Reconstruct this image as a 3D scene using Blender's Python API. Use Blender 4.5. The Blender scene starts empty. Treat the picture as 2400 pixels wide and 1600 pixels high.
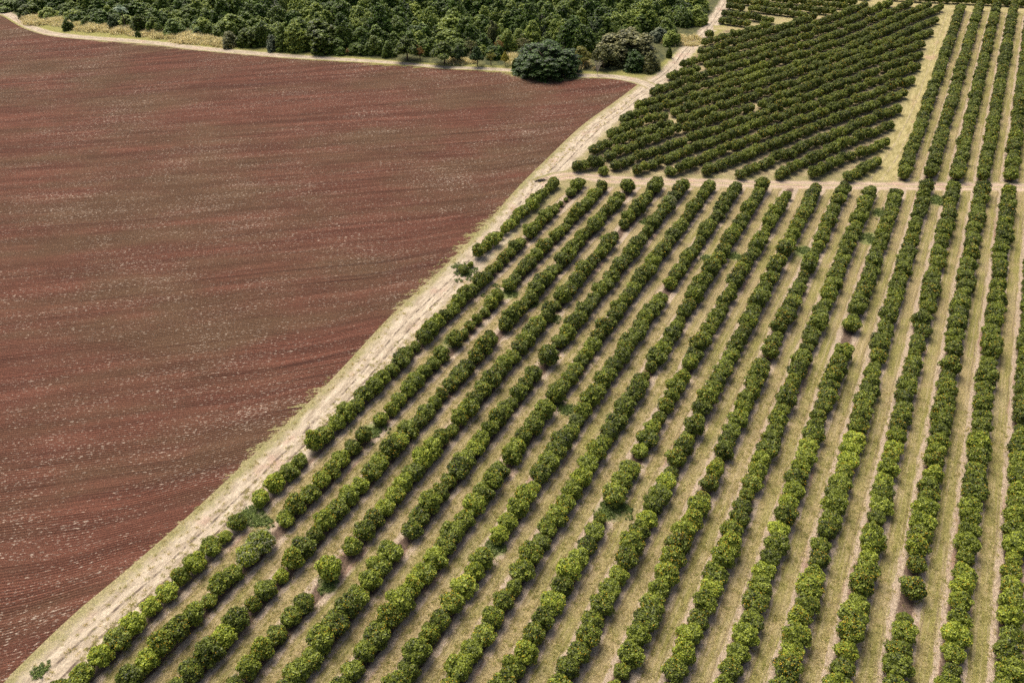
import bpy, math, random
import numpy as np
from mathutils import Matrix, Vector

# ---------------------------------------------------------------- camera, world, sun, exposure
sc = bpy.context.scene
COL = sc.collection
F_PX, PITCH, ROLL = 1867.0, math.radians(38.103), math.radians(-1.531)
CAM_Z = 111.4
cam = bpy.data.cameras.new("camera"); cam.sensor_width = 36; cam.lens = 36 * F_PX / 2400
cam.clip_start = 1; cam.clip_end = 9000
camo = bpy.data.objects.new("camera", cam); COL.objects.link(camo); sc.camera = camo
_cP, _sP, _cr, _sr = math.cos(PITCH), math.sin(PITCH), math.cos(ROLL), math.sin(ROLL)
_F = Vector((0, _cP, -_sP)); _R0 = Vector((1, 0, 0)); _U0 = Vector((0, _sP, _cP))
_Rt = _R0 * _cr + _U0 * _sr; _Up = _U0 * _cr - _R0 * _sr
camo.matrix_world = Matrix(((_Rt.x, _Up.x, -_F.x, 0), (_Rt.y, _Up.y, -_F.y, 0), (_Rt.z, _Up.z, -_F.z, CAM_Z), (0, 0, 0, 1)))

SUN_EL, SUN_AZ = math.radians(60), math.radians(-32)      # azimuth from +Y, clockwise
world = bpy.data.worlds.new("World"); sc.world = world; world.use_nodes = True
_nt = world.node_tree
sky = _nt.nodes.new("ShaderNodeTexSky"); sky.sky_type = 'NISHITA'; sky.sun_disc = False
sky.sun_elevation = SUN_EL; sky.sun_rotation = SUN_AZ; sky.dust_density = 7.0; sky.air_density = 1.0; sky.ozone_density = 1.0
_nt.links.new(sky.outputs[0], _nt.nodes['Background'].inputs[0]); _nt.nodes['Background'].inputs[1].default_value = 0.125
sl = bpy.data.lights.new("sun", 'SUN'); sl.energy = 3.2; sl.angle = math.radians(40); sl.color = (1.0, 0.95, 0.85)
so = bpy.data.objects.new("sun", sl); COL.objects.link(so)
_sd = Vector((math.sin(SUN_AZ) * math.cos(SUN_EL), math.cos(SUN_AZ) * math.cos(SUN_EL), math.sin(SUN_EL)))
so.rotation_euler = _sd.to_track_quat('Z', 'Y').to_euler(); so.location = (-60, 100, 160)
sc.view_settings.view_transform = 'Standard'; sc.view_settings.look = 'None'; sc.view_settings.gamma = 1
sc.view_settings.exposure = 0.14
sc.cycles.use_denoising = False

# ---------------------------------------------------------------- helpers
rnd = random.Random(7)
RS = np.random.RandomState(11)

def at(px, py, z=0.0):
    """a pixel of the 2400 x 1600 photograph -> the point it shows on the level z"""
    u = (px - 1200) / F_PX; v = -(py - 800) / F_PX
    d = _F + _Rt * u + _Up * v
    t = (z - CAM_Z) / d.z
    return Vector((d.x * t, d.y * t, z))

def pix(x, y, z=0.0):
    d = Vector((x, y, z - CAM_Z)); dep = d.dot(_F)
    return 1200 + F_PX * d.dot(_Rt) / dep, 800 - F_PX * d.dot(_Up) / dep, dep

def tag(o, label=None, cat=None, group=None, kind=None):
    if label: o['label'] = label
    if cat: o['category'] = cat
    if group: o['group'] = group
    if kind: o['kind'] = kind
    return o

def mesh_np(name, verts, faces, mats, mat_idx=None, attrs=None):
    """faces: list of (n,k) int arrays"""
    me = bpy.data.meshes.new(name)
    verts = np.asarray(verts, np.float32)
    me.vertices.add(len(verts)); me.vertices.foreach_set("co", verts.ravel())
    loops = np.concatenate([f.ravel() for f in faces]).astype(np.int32)
    tot = np.concatenate([np.full(len(f), f.shape[1]) for f in faces]).astype(np.int32)
    st = np.concatenate([[0], np.cumsum(tot)[:-1]]).astype(np.int32)
    me.loops.add(len(loops)); me.loops.foreach_set("vertex_index", loops)
    me.polygons.add(len(tot)); me.polygons.foreach_set("loop_start", st)
    try: me.polygons.foreach_set("loop_total", tot)
    except Exception: pass
    if mat_idx is not None: me.polygons.foreach_set("material_index", np.asarray(mat_idx, np.int32))
    for m in mats: me.materials.append(m)
    for k, (dom, arr) in (attrs or {}).items():
        a = me.attributes.new(k, 'FLOAT', dom); a.data.foreach_set("value", np.asarray(arr, np.float32))
    me.update(calc_edges=True); me.validate()
    return me

def link(name, me, parent=None):
    o = bpy.data.objects.new(name, me); COL.objects.link(o)
    if parent: o.parent = parent
    return o

# ---------------------------------------------------------------- node helper
class NT:
    def __init__(s, name):
        s.m = bpy.data.materials.new(name); s.m.use_nodes = True; s.t = s.m.node_tree
        s.b = s.t.nodes['Principled BSDF']; s.out = s.t.nodes['Material Output']
        s.b.inputs['Specular IOR Level'].default_value = 0.25
        s.co = s.t.nodes.new('ShaderNodeTexCoord').outputs['Object']
    def n(s, typ): return s.t.nodes.new(typ)
    def l(s, a, b): s.t.links.new(a, b)
    def put(s, sock, v):
        if isinstance(v, bpy.types.NodeSocket): s.l(v, sock)
        else: sock.default_value = v
    def attr(s, name, typ='GEOMETRY'):
        a = s.n('ShaderNodeAttribute'); a.attribute_name = name; a.attribute_type = typ; return a.outputs['Fac']
    def math(s, op, a, b=0.0, c=0.0, clamp=False):
        m = s.n('ShaderNodeMath'); m.operation = op; m.use_clamp = clamp
        s.put(m.inputs[0], a); s.put(m.inputs[1], b); s.put(m.inputs[2], c); return m.outputs[0]
    def map(s, v, a, b, c=0.0, d=1.0, smooth=True):
        m = s.n('ShaderNodeMapRange'); m.interpolation_type = 'SMOOTHSTEP' if smooth else 'LINEAR'
        s.put(m.inputs['Value'], v)
        for k, x in zip(('From Min', 'From Max', 'To Min', 'To Max'), (a, b, c, d)): s.put(m.inputs[k], x)
        return m.outputs[0]
    def mapping(s, v, scale=(1, 1, 1), rot=0.0, loc=(0, 0, 0)):
        m = s.n('ShaderNodeMapping'); m.vector_type = 'POINT'; s.l(v, m.inputs[0])
        m.inputs['Scale'].default_value = scale; m.inputs['Rotation'].default_value = (0, 0, rot); m.inputs['Location'].default_value = loc
        return m.outputs[0]
    def noise(s, v, scale, detail=4, rough=.6, dist=0.0):
        n = s.n('ShaderNodeTexNoise'); s.l(v, n.inputs['Vector']); n.inputs['Scale'].default_value = scale
        n.inputs['Detail'].default_value = detail; n.inputs['Roughness'].default_value = rough; n.inputs['Distortion'].default_value = dist
        return n.outputs['Fac']
    def mix(s, f, a, b):
        m = s.n('ShaderNodeMix'); m.data_type = 'RGBA'; s.put(m.inputs[0], f)
        for i, v in ((6, a), (7, b)):
            if not isinstance(v, bpy.types.NodeSocket): v = tuple(v) + (1,) if len(v) == 3 else v
            s.put(m.inputs[i], v)
        return m.outputs[2]
    def mul(s, a, f):
        v = s.n('ShaderNodeVectorMath'); v.operation = 'SCALE'; s.put(v.inputs[0], a); s.put(v.inputs['Scale'], f); return v.outputs[0]
    def sep(s, v):
        m = s.n('ShaderNodeSeparateXYZ'); s.l(v, m.inputs[0]); return m.outputs
    def bump(s, h, dist=.1, strength=1.0):
        b = s.n('ShaderNodeBump'); s.l(h, b.inputs['Height']); b.inputs['Distance'].default_value = dist; b.inputs['Strength'].default_value = strength
        s.l(b.outputs[0], s.b.inputs['Normal'])
    def color(s, c): s.put(s.b.inputs['Base Color'], c); return s.m

def hexc(h):
    v = [int(h[i:i + 2], 16) / 255 for i in (0, 2, 4)]
    return tuple(x / 12.92 if x <= .04045 else ((x + .055) / 1.055) ** 2.4 for x in v)

# ---------------------------------------------------------------- orchard geometry
PSI = math.radians(29.469); X0 = -101.38; ROWR = 7.0; SP = 3.12
CPS, SPS = math.cos(PSI), math.sin(PSI)
def row_pt(N, s):           # s metres along the row direction
    v = X0 + N * ROWR
    return (v * CPS + s * SPS, -v * SPS + s * CPS)
def row_s_at_y(N, y, z=2.0):
    lo, hi = 20.0, 520.0
    for _ in range(40):
        m = (lo + hi) / 2; x_, y_ = row_pt(N, m)
        p = pix(x_, y_, z)
        if p[1] > y: lo = m
        else: hi = m
    return (lo + hi) / 2

# ---------------------------------------------------------------- soil, grass and track materials
def ground_color(s):
    """pale dry grass, mixed by vertex masks with orchard floor and forest floor"""
    co = s.co
    big = s.noise(co, .035, 4, .6); mid = s.noise(co, .35, 5, .65); fine = s.noise(co, 2.6, 5, .75); spk = s.noise(co, 7.0, 3, .8)
    ravel = s.math('ADD', s.math('MULTIPLY', mid, .7), s.math('MULTIPLY', fine, .5))            # about .6
    straw = s.mix(s.map(fine, .3, .7), hexc('7d7050'), hexc('b5a87c'))
    green = s.mix(s.map(fine, .3, .7), hexc('706c42'), hexc('a69d6c'))
    base = s.mix(s.map(s.math('ADD', mid, s.math('MULTIPLY', big, .6)), .68, 1.0), straw, green)
    base = s.mix(s.map(s.noise(co, .9, 4, .7), .60, .74, 0, .6), base, hexc('a08a76'))
    # orchard floor: bands that follow the rows
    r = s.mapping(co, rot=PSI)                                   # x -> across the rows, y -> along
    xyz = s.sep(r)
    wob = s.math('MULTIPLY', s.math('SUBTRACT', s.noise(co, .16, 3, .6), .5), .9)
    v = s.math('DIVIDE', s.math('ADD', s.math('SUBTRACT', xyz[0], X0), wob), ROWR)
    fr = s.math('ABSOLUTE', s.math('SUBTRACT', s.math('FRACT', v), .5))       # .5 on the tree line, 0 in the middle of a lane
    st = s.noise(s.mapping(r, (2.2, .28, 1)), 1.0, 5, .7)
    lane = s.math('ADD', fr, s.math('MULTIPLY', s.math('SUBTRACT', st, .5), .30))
    rg = s.noise(s.mapping(r, (.14, .03, 1)), 1.0, 3, .6)
    gcol = s.mix(s.map(fine, .32, .68), hexc('6a6632'), hexc('a59c5e'))
    gdry = s.mix(s.map(fine, .32, .68), hexc('7c6c48'), hexc('b8a678'))
    rowN = s.map(v, 2, 20, .10, -.06, False)
    lcol = s.mix(s.map(s.math('ADD', s.math('ADD', rg, rowN), s.math('MULTIPLY', mid, .5)), .62, .88), gcol, gdry)
    tcol = s.mix(s.map(fine, .3, .7), hexc('917c68'), hexc('d0bda4'))
    tcol = s.mix(s.map(s.noise(s.mapping(r, (.5, .06, 1)), 1.0, 3), .56, .70, 0, .55), tcol, hexc('8a6152'))
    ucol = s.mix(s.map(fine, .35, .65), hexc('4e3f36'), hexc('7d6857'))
    streak = s.noise(s.mapping(r, (1.7, .05, 1)), 1.0, 4, .75)
    lcol = s.mix(s.map(streak, .46, .62, 0, .6), lcol, s.mix(s.map(fine, .3, .7), hexc('8f7f5e'), hexc('c6b48c')))
    o = s.mix(s.map(lane, .14, .22), lcol, tcol)
    rutl = s.map(s.math('ABSOLUTE', s.math('SUBTRACT', s.math('ADD', fr, s.math('MULTIPLY', s.math('SUBTRACT', s.noise(r, .3, 2), .5), .06)), .135)), .008, .03, .45, 0)
    o = s.mix(s.math('MULTIPLY', rutl, s.map(s.noise(s.mapping(r, (.3, .05, 1)), 1.0, 3), .42, .58)), o, hexc('6f5c4a'))
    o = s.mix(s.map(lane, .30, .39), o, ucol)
    mo = s.map(s.math('ADD', s.attr('m_orch'), s.math('MULTIPLY', s.math('SUBTRACT', ravel, .6), .5)), .42, .58)
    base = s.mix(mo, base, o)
    # grove floor (curved rows): brown litter and tan grass
    gv = s.mix(s.map(ravel, .48, .72), hexc('7a6a50'), hexc('b8a97e'))
    mg = s.map(s.math('ADD', s.attr('m_grove'), s.math('MULTIPLY', s.math('SUBTRACT', ravel, .6), .5)), .42, .58)
    base = s.mix(mg, base, gv)
    # bright green weeds patches
    wd = s.map(s.math('ADD', s.attr('m_weed'), s.math('MULTIPLY', s.math('SUBTRACT', ravel, .6), .9)), .5, .75, 0, .8)
    base = s.mix(wd, base, s.mix(fine, hexc('5c6a34'), hexc('97a062')))
    # greener verge along the forest
    vg = s.mix(s.map(fine, .3, .7), hexc('6d7038'), hexc('aaa25e'))
    base = s.mix(s.math('MULTIPLY', s.map(s.math('ADD', s.attr('m_verge'), s.math('MULTIPLY', s.math('SUBTRACT', ravel, .6), .8)), .4, .65), .9), base, vg)
    # forest floor
    ff = s.mix(s.map(ravel, .45, .75), hexc('39402a'), hexc('6d6b42'))
    mf = s.map(s.math('ADD', s.attr('m_forest'), s.math('MULTIPLY', s.math('SUBTRACT', ravel, .6), .6)), .42, .58)
    base = s.mix(mf, base, ff)
    base = s.mul(base, s.map(spk, .3, .7, .55, 1.38))
    h = s.math('ADD', s.math('MULTIPLY', fine, .7), s.math('MULTIPLY', spk, .3))
    return base, h, ravel, fine

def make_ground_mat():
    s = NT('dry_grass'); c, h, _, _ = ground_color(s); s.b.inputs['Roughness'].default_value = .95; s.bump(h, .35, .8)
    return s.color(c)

def make_track_mat(name, c1, c2, rut, kind):
    s = NT(name); base, h, ravel, fine = ground_color(s)
    a = s.attr('across'); al = s.attr('along'); ab = s.math('ABSOLUTE', a)
    comb = s.n('ShaderNodeCombineXYZ'); s.l(s.math('MULTIPLY', a, 3.0), comb.inputs[0]); s.l(s.math('MULTIPLY', al, .12), comb.inputs[1])
    strk = s.noise(comb.outputs[0], 1.6, 5, .7)
    dirt = s.mix(s.map(strk, .32, .66), c1, c2)
    dirt = s.mix(s.map(s.noise(s.co, .12, 3), .55, .72, 0, .5), dirt, hexc('b28d7c'))
    # wheel ruts: two narrow darker lines
    off = s.math('ADD', ab, s.math('MULTIPLY', s.math('SUBTRACT', s.noise(s.co, .08, 2), .5), .16))
    rutm = s.math('MULTIPLY', s.map(s.math('ABSOLUTE', s.math('SUBTRACT', off, .19)), .018, .055, 1, 0), s.map(s.noise(s.co, .5, 4, .7), .40, .60))
    dirt = s.mix(s.math('MULTIPLY', rutm, .9), dirt, rut)
    if kind == 'two':   # a grassy crown between the wheel tracks
        dirt = s.mix(s.math('MULTIPLY', s.map(s.math('ADD', ab, s.math('MULTIPLY', ravel, .2)), .15, .36, 1, 0), .6), dirt, hexc('a39a6c'))
    dirt = s.mul(dirt, s.map(fine, .3, .7, .78, 1.2))
    m = s.map(s.math('ADD', ab, s.math('MULTIPLY', s.math('SUBTRACT', ravel, .6), 1.1)), .45, .92, 1, 0)
    s.b.inputs['Roughness'].default_value = .95
    s.bump(s.math('ADD', h, s.math('MULTIPLY', rutm, -.6)), .25, .7)
    return s.color(s.mix(m, base, dirt))

def make_field_mat():
    s = NT('ploughed_soil'); base, h, ravel, fine = ground_color(s)
    co = s.co
    warp = s.math('MULTIPLY', s.math('SUBTRACT', s.noise(co, .006, 1, .4), .5), 9.0)
    warp2 = s.math('MULTIPLY', s.math('SUBTRACT', s.noise(co, .05, 2, .5), .5), .5)
    edge = s.attr('m_edge')                                   # metres inside the field edge, capped
    bend = s.math('MULTIPLY', s.map(edge, 0, 16, 1, 0), -3.0)
    r = s.mapping(co, rot=-math.radians(7)); q = s.sep(r)
    vv = s.math('ADD', s.math('ADD', q[1], warp), s.math('ADD', bend, warp2))
    def uv(kx, ky):
        cmb = s.n('ShaderNodeCombineXYZ'); s.l(s.math('MULTIPLY', q[0], kx), cmb.inputs[0]); s.l(s.math('MULTIPLY', vv, ky), cmb.inputs[1]); return cmb.outputs[0]
    V = uv(.010, 1)
    wave = s.math('SINE', s.math('MULTIPLY', vv, 2 * math.pi / .62))
    fur = s.math('MULTIPLY', wave, s.map(s.noise(uv(.05, .22), 1.0, 3, .6), .35, .65, .25, 1))     # furrows come and go
    l1 = s.noise(V, 1.5, 4, .8)
    l2 = s.noise(V, .30, 3, .7)
    l3 = s.noise(uv(.012, .06), 1.0, 3, .65)
    clod = s.noise(uv(1.6, 3.2), 1.0, 4, .8)
    big = s.noise(co, .016, 4, .6)
    c = s.mix(s.map(l2, .34, .66), hexc('583a2f'), hexc('70493b'))
    c = s.mix(s.map(s.math('ADD', s.math('MULTIPLY', big, .7), s.math('MULTIPLY', l3, .5)), .50, .72), c, s.mix(fine, hexc('523d30'), hexc('6c543f')))
    c = s.mix(s.map(fur, -.9, -.1, .62, 0), c, hexc('3f2820'))
    c = s.mix(s.map(l1, .36, .47, .6, 0), c, hexc('3f2820'))
    c = s.mix(s.map(l1, .58, .72, 0, .35), c, hexc('94705e'))
    grain = s.noise(co, 4.2, 3, .85)
    c = s.mul(c, s.map(grain, .34, .66, .38, 1.55, False))
    # pale stubble flecks, gathered in drifts along the passes
    drift = s.math('ADD', s.noise(uv(.035, .30), 1.0, 4, .75), s.math('MULTIPLY', s.noise(co, .03, 3, .6), .6))      # about .8
    fl = s.math('ADD', s.noise(uv(1.1, 3.0), 1.0, 2, .7), s.math('MULTIPLY', s.math('SUBTRACT', drift, .8), .30))
    c = s.mix(s.map(fl, .60, .69, 0, .75), c, s.mix(grain, hexc('98826e'), hexc('d6c8b6')))
    # a few deep dead furrows
    dd = s.noise(V, .21, 1, .3)
    c = s.mix(s.map(s.math('ABSOLUTE', s.math('SUBTRACT', dd, .5)), .0, .008, .5, 0), c, hexc('33211d'))
    tooth = s.math('ADD', s.math('ADD', s.math('MULTIPLY', s.math('SUBTRACT', s.noise(uv(.10, .55), 1.0, 4, .75), .5), 2.1), s.math('MULTIPLY', s.math('SUBTRACT', s.noise(co, .09, 3), .5), .4)), s.math('MULTIPLY', s.math('SUBTRACT', s.noise(co, 1.6, 4, .8), .5), 1.2))
    m = s.map(s.math('ADD', s.attr('m_field'), tooth), .38, .50)
    s.b.inputs['Roughness'].default_value = .97; s.b.inputs['Specular IOR Level'].default_value = .1
    hh = s.math('ADD', s.math('MULTIPLY', fur, .25), s.math('ADD', s.math('MULTIPLY', clod, .45), s.math('MULTIPLY', grain, .3)))
    s.bump(hh, .35, .8)
    return s.color(s.mix(m, base, c))

# ---------------------------------------------------------------- outlines in the photograph, turned into ground points
def P(lst, k=1.0): return np.array([at(x * k, y * k)[:2] for x, y in lst])
K = 2400 / 2352
field_edge = [(-60, 1680), (40, 1580), (130, 1500), (190, 1440), (250, 1375), (330, 1290), (400, 1232), (470, 1165), (520, 1110), (590, 1040), (660, 965), (740, 890), (800, 850),
              (880, 758), (935, 682), (1010, 612), (1090, 530), (1165, 468), (1215, 412), (1262, 372), (1380, 280), (1450, 222), (1466, 198), (1440, 184), (1390, 177), (1330, 182), (1250, 189),
              (1190, 178), (1140, 166), (1050, 157), (900, 151), (750, 139), (600, 128), (500, 119), (350, 106), (200, 90), (110, 77), (60, 56), (20, 38), (-60, 30), (-300, 24), (-700, 10)]
field_poly = P(field_edge, K)
field_poly = np.vstack([field_poly, [(-420, 420), (-300, 20), (-60, 20)]])
forest_poly = np.vstack([P([(-500, 10), (-40, 22), (60, 50), (150, 66), (330, 82), (500, 98), (700, 122), (860, 136), (1000, 148), (1190, 155), (1240, 165), (1420, 168), (1530, 160),
                           (1600, 112), (1640, 78), (1680, 40), (1700, 0)]), [(140, 520), (160, 900), (-900, 900), (-900, 420)]])
def rp(N, y): return row_pt(N, row_s_at_y(N, y, 0))
orch_main = np.array([rp(1.45, 1900), rp(1.45, 455), rp(2.2, 438), rp(19, 447), rp(34, 440), rp(34, 1900)])
orch_far = np.array([rp(13.6, 425), rp(13.6, 24), rp(34, 24), rp(34, 432)])
grove_poly = P([(1340, 400), (1420, 330), (1500, 255), (1560, 190), (1640, 120), (1665, 82), (1700, 60), (1850, 55), (2040, 16), (2185, 12), (2150, 130), (2110, 250), (2050, 390), (1900, 412), (1500, 408)])

def sdist(poly, X, Y):
    """signed distance, positive inside"""
    n = len(poly); d = np.full(X.shape, 1e9); ins = np.zeros(X.shape, bool)
    for i in range(n):
        x1, y1 = poly[i]; x2, y2 = poly[(i + 1) % n]
        ex, ey = x2 - x1, y2 - y1; L = ex * ex + ey * ey + 1e-9
        t = np.clip(((X - x1) * ex + (Y - y1) * ey) / L, 0, 1)
        d = np.minimum(d, np.hypot(X - x1 - t * ex, Y - y1 - t * ey))
        c = ((y1 > Y) != (y2 > Y)) & (X < ex * (Y - y1) / (ey if abs(ey) > 1e-9 else 1e-9) + x1)
        ins ^= c
    return np.where(ins, d, -d)

WEEDS = [(1078, 628, 3.2), (1095, 640, 3.0), (1165, 690, 2.6), (1200, 690, 2.2), (575, 1210, 2.6), (610, 1222, 2.0), (768, 1372, 2.0), (1160, 1286, 2.2), (1440, 1190, 3.0), (1420, 1200, 2.2), (1330, 960, 2.2),
         (1060, 800, 2.6), (1340, 665, 2.2), (2040, 560, 4.0), (2060, 500, 3.0), (2195, 470, 3.6), (1885, 590, 3.4), (1720, 600, 2.4), (1660, 605, 2.2), (95, 1572, 1.6), (870, 1008, 2.6),
         (1550, 120, 9), (1610, 100, 8), (1625, 70, 7), (590, 1200, 2.0), (1300, 745, 2.0), (1510, 520, 2.0), (1250, 710, 2.2)]
WP = [(at(a, b)[0], at(a, b)[1], c) for a, b, c in WEEDS]

def masks(X, Y):
    ramp = lambda sd, w: np.clip(.5 + sd / w, 0, 1)
    mo = np.maximum(ramp(sdist(orch_main, X, Y), 5), ramp(sdist(orch_far, X, Y), 5))
    mg = ramp(sdist(grove_poly, X, Y), 7)
    fd = sdist(forest_poly, X, Y); mf = ramp(fd, 9); mv = np.clip(1.1 + fd / 14, 0, 1)
    mw = np.zeros(X.shape)
    for a, b, c in WP: mw = np.maximum(mw, np.clip(1.15 - np.hypot(X - a, Y - b) / c * .6, 0, 1) * (np.hypot(X - a, Y - b) < c * 1.9))
    return {'m_orch': ('POINT', mo.ravel()), 'm_grove': ('POINT', mg.ravel()), 'm_forest': ('POINT', mf.ravel()), 'm_weed': ('POINT', mw.ravel()), 'm_verge': ('POINT', mv.ravel())}

MG = make_ground_mat()
def axis(lo, hi, step, far):
    a = np.arange(lo, hi + .01, step); o = []; d = step; x = hi
    while x < far: d *= 1.5; x += d; o.append(x)
    o2 = []; d = step; x = lo
    while x > -far: d *= 1.5; x -= d; o2.append(x)
    return np.concatenate([o2[::-1], a, o])
xs, ys = axis(-330, 330, 2.0, 4000), axis(20, 520, 2.0, 5000)
GX, GY = np.meshgrid(xs, ys); nx, ny = len(xs), len(ys)
idx = np.arange(nx * ny).reshape(ny, nx)
q = np.stack([idx[:-1, :-1].ravel(), idx[:-1, 1:].ravel(), idx[1:, 1:].ravel(), idx[1:, :-1].ravel()], 1)
g = link('ground', mesh_np('ground', np.stack([GX.ravel(), GY.ravel(), np.zeros(nx * ny)], 1), [q], [MG], attrs=masks(GX, GY)))
tag(g, kind='structure')

# ploughed field
fx, fy = np.arange(-430, 160, 2.0), np.arange(10, 440, 2.0)
FX, FY = np.meshgrid(fx, fy); nx, ny = len(fx), len(fy)
sd = sdist(field_poly, FX, FY)
idx = np.arange(nx * ny).reshape(ny, nx)
mx = np.minimum.reduce([sd[:-1, :-1], sd[:-1, 1:], sd[1:, 1:], sd[1:, :-1]]); keep = (mx > -5.2).ravel()
q = np.stack([idx[:-1, :-1].ravel(), idx[:-1, 1:].ravel(), idx[1:, 1:].ravel(), idx[1:, :-1].ravel()], 1)[keep]
used = np.unique(q); rem = -np.ones(nx * ny, int); rem[used] = np.arange(len(used)); q = rem[q]
vx, vy, vs = FX.ravel()[used], FY.ravel()[used], sd.ravel()[used]
at_ = masks(vx, vy); at_['m_field'] = ('POINT', np.clip(.5 + vs / 8.0, 0, 1)); at_['m_edge'] = ('POINT', np.clip(vs, 0, 40))
f = link('ploughed_field', mesh_np('ploughed_field', np.stack([vx, vy, np.full(len(vx), .012)], 1), [q], [make_field_mat()], attrs=at_))
tag(f, kind='structure')

def ribbon(name, pts, width, mat, z, seg=3.0, m=8):
    pts = [Vector(p) for p in pts]; out = []
    n = len(pts)
    for i in range(n - 1):      # Catmull-Rom
        p0, p1, p2, p3 = pts[max(i - 1, 0)], pts[i], pts[i + 1], pts[min(i + 2, n - 1)]
        k = max(1, int((p2 - p1).length / seg))
        for j in range(k):
            t = j / k
            out.append(.5 * ((2 * p1) + (p2 - p0) * t + (2 * p0 - 5 * p1 + 4 * p2 - p3) * t * t + (3 * p1 - p0 - 3 * p2 + p3) * t ** 3))
    out.append(pts[-1]); C = np.array([tuple(p) for p in out])
    T = np.gradient(C, axis=0); T /= np.linalg.norm(T, axis=1)[:, None]; Nn = np.stack([-T[:, 1], T[:, 0]], 1)
    a = np.linspace(-1, 1, m + 1)
    al = np.concatenate([[0], np.cumsum(np.linalg.norm(np.diff(C, axis=0), axis=1))])
    w = width if np.isscalar(width) else np.interp(np.linspace(0, 1, len(C)), np.linspace(0, 1, len(width)), width)
    w = np.broadcast_to(w, (len(C),))
    V = C[:, None, :] + Nn[:, None, :] * (a[None, :, None] * w[:, None, None] / 2)
    X, Y = V[..., 0], V[..., 1]
    idx = np.arange(X.size).reshape(X.shape)
    q = np.stack([idx[:-1, :-1].ravel(), idx[1:, :-1].ravel(), idx[1:, 1:].ravel(), idx[:-1, 1:].ravel()], 1)[:, ::-1]
    A = masks(X, Y); A['across'] = ('POINT', np.broadcast_to(a, X.shape).ravel()); A['along'] = ('POINT', np.broadcast_to(al[:, None], X.shape).ravel())
    o = link(name, mesh_np(name, np.stack([X.ravel(), Y.ravel(), np.full(X.size, z)], 1), [q], [mat], attrs=A))
    return tag(o, kind='structure')

def G2(lst): return [tuple(at(a, b)[:2]) for a, b in lst]
MT = make_track_mat('pale_dirt', hexc('988873'), hexc('c8b8a0'), hexc('5f5046'), 'one')
MT2 = make_track_mat('pink_dirt', hexc('a08a76'), hexc('c6b098'), hexc('9a7c6c'), 'two')
MT3 = make_track_mat('worn_grass', hexc('8a7f50'), hexc('b3a676'), hexc('a8987a'), 'one')
ribbon('dirt_track', G2([(60, 1660), (100, 1612), (165, 1545), (250, 1462), (340, 1385), (500, 1238), (640, 1100), (790, 950), (880, 850), (962, 756), (1085, 636), (1178, 537), (1255, 445), (1318, 380), (1396, 303),
                         (1472, 246), (1530, 200), (1577, 161), (1614, 115), (1654, 77), (1680, 43), (1701, 10), (1716, -20), (1726, -50)]), [12.5, 12, 11, 11, 11, 10, 10, 9], MT, .022)
ribbon('cross_track', G2([(1262, 430), (1330, 412), (1434, 421), (1549, 426), (1700, 430), (1891, 434), (2140, 437), (2400, 440), (2560, 446)]), 7.0, MT2, .034)
ribbon('forest_track', G2([(-420, 16), (-120, 24), (0, 31), (21, 35), (43, 48), (64, 60), (89, 70), (117, 78), (149, 83), (202, 88), (255, 92), (319, 97), (383, 103), (456, 112), (552, 121), (669, 131), (775, 138),
                           (891, 145), (976, 152), (1040, 158), (1125, 161), (1210, 166), (1330, 176), (1440, 180), (1500, 192), (1530, 205)]), [7, 7, 6.5, 6, 6, 6, 6, 4, 5, 6], MT, .030)
ribbon('grass_lane', G2([(2050, 425), (2078, 385), (2112, 330), (2142, 270), (2170, 200), (2186, 150), (2203, 100), (2219, 50), (2232, 20)]), [16, 12, 11, 11], MT3, .026)
ribbon('far_lane', G2([(1960, -2), (2080, 6), (2240, 18), (2400, 25), (2560, 30)]), 16, MT3, .040)
ribbon('distant_track', G2([(1180, -8), (1380, 2), (1480, 4), (1560, 5), (1640, 4)]), 9, MT, .045)
ribbon('block_lane', G2([(1672, 66), (1760, 66), (1850, 46), (1930, 34), (2010, 12)]), 7, MT3, .048)

# ---------------------------------------------------------------- foliage
def leaf_mat(name, dark, lit, tint=None, trans=.22, spread=1.0):
    """leaf colour: random from leaf to leaf; 'tint' (an object or instance value) moves a whole tree from dark to bright"""
    s = NT(name); lv = s.attr('lv')
    c = s.mix(s.map(lv, 0, 1, 0, 1, False), dark, lit)  # contrast of sunlit and shaded leaves put into the leaf colours
    if tint:
        t = s.math('ADD', s.attr('tint', 'OBJECT'), s.attr('tint', 'INSTANCER'), clamp=True)
        c2 = s.mix(s.map(lv, 0, 1, 0, 1, False), tint[0], tint[1])
        c = s.mix(t, c, c2)
    
    s.put(s.b.inputs['Base Color'], c); s.b.inputs['Roughness'].default_value = .5; s.b.inputs['Specular IOR Level'].default_value = .35
    tr = s.n('ShaderNodeBsdfTranslucent'); s.put(tr.inputs[0], s.mul(c, 1.2))
    mx = s.n('ShaderNodeMixShader'); mx.inputs[0].default_value = trans
    s.l(s.b.outputs[0], mx.inputs[1]); s.l(tr.outputs[0], mx.inputs[2]); s.l(mx.outputs[0], s.out.inputs['Surface'])
    return s.m

def flat_mat(name, col, rough=.8, var=.25):
    s = NT(name); s.b.inputs['Roughness'].default_value = rough
    return s.color(s.mul(s.mix(0.0, col, col), s.map(s.noise(s.co, 4.0, 3), .3, .7, 1 - var, 1 + var)))

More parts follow.
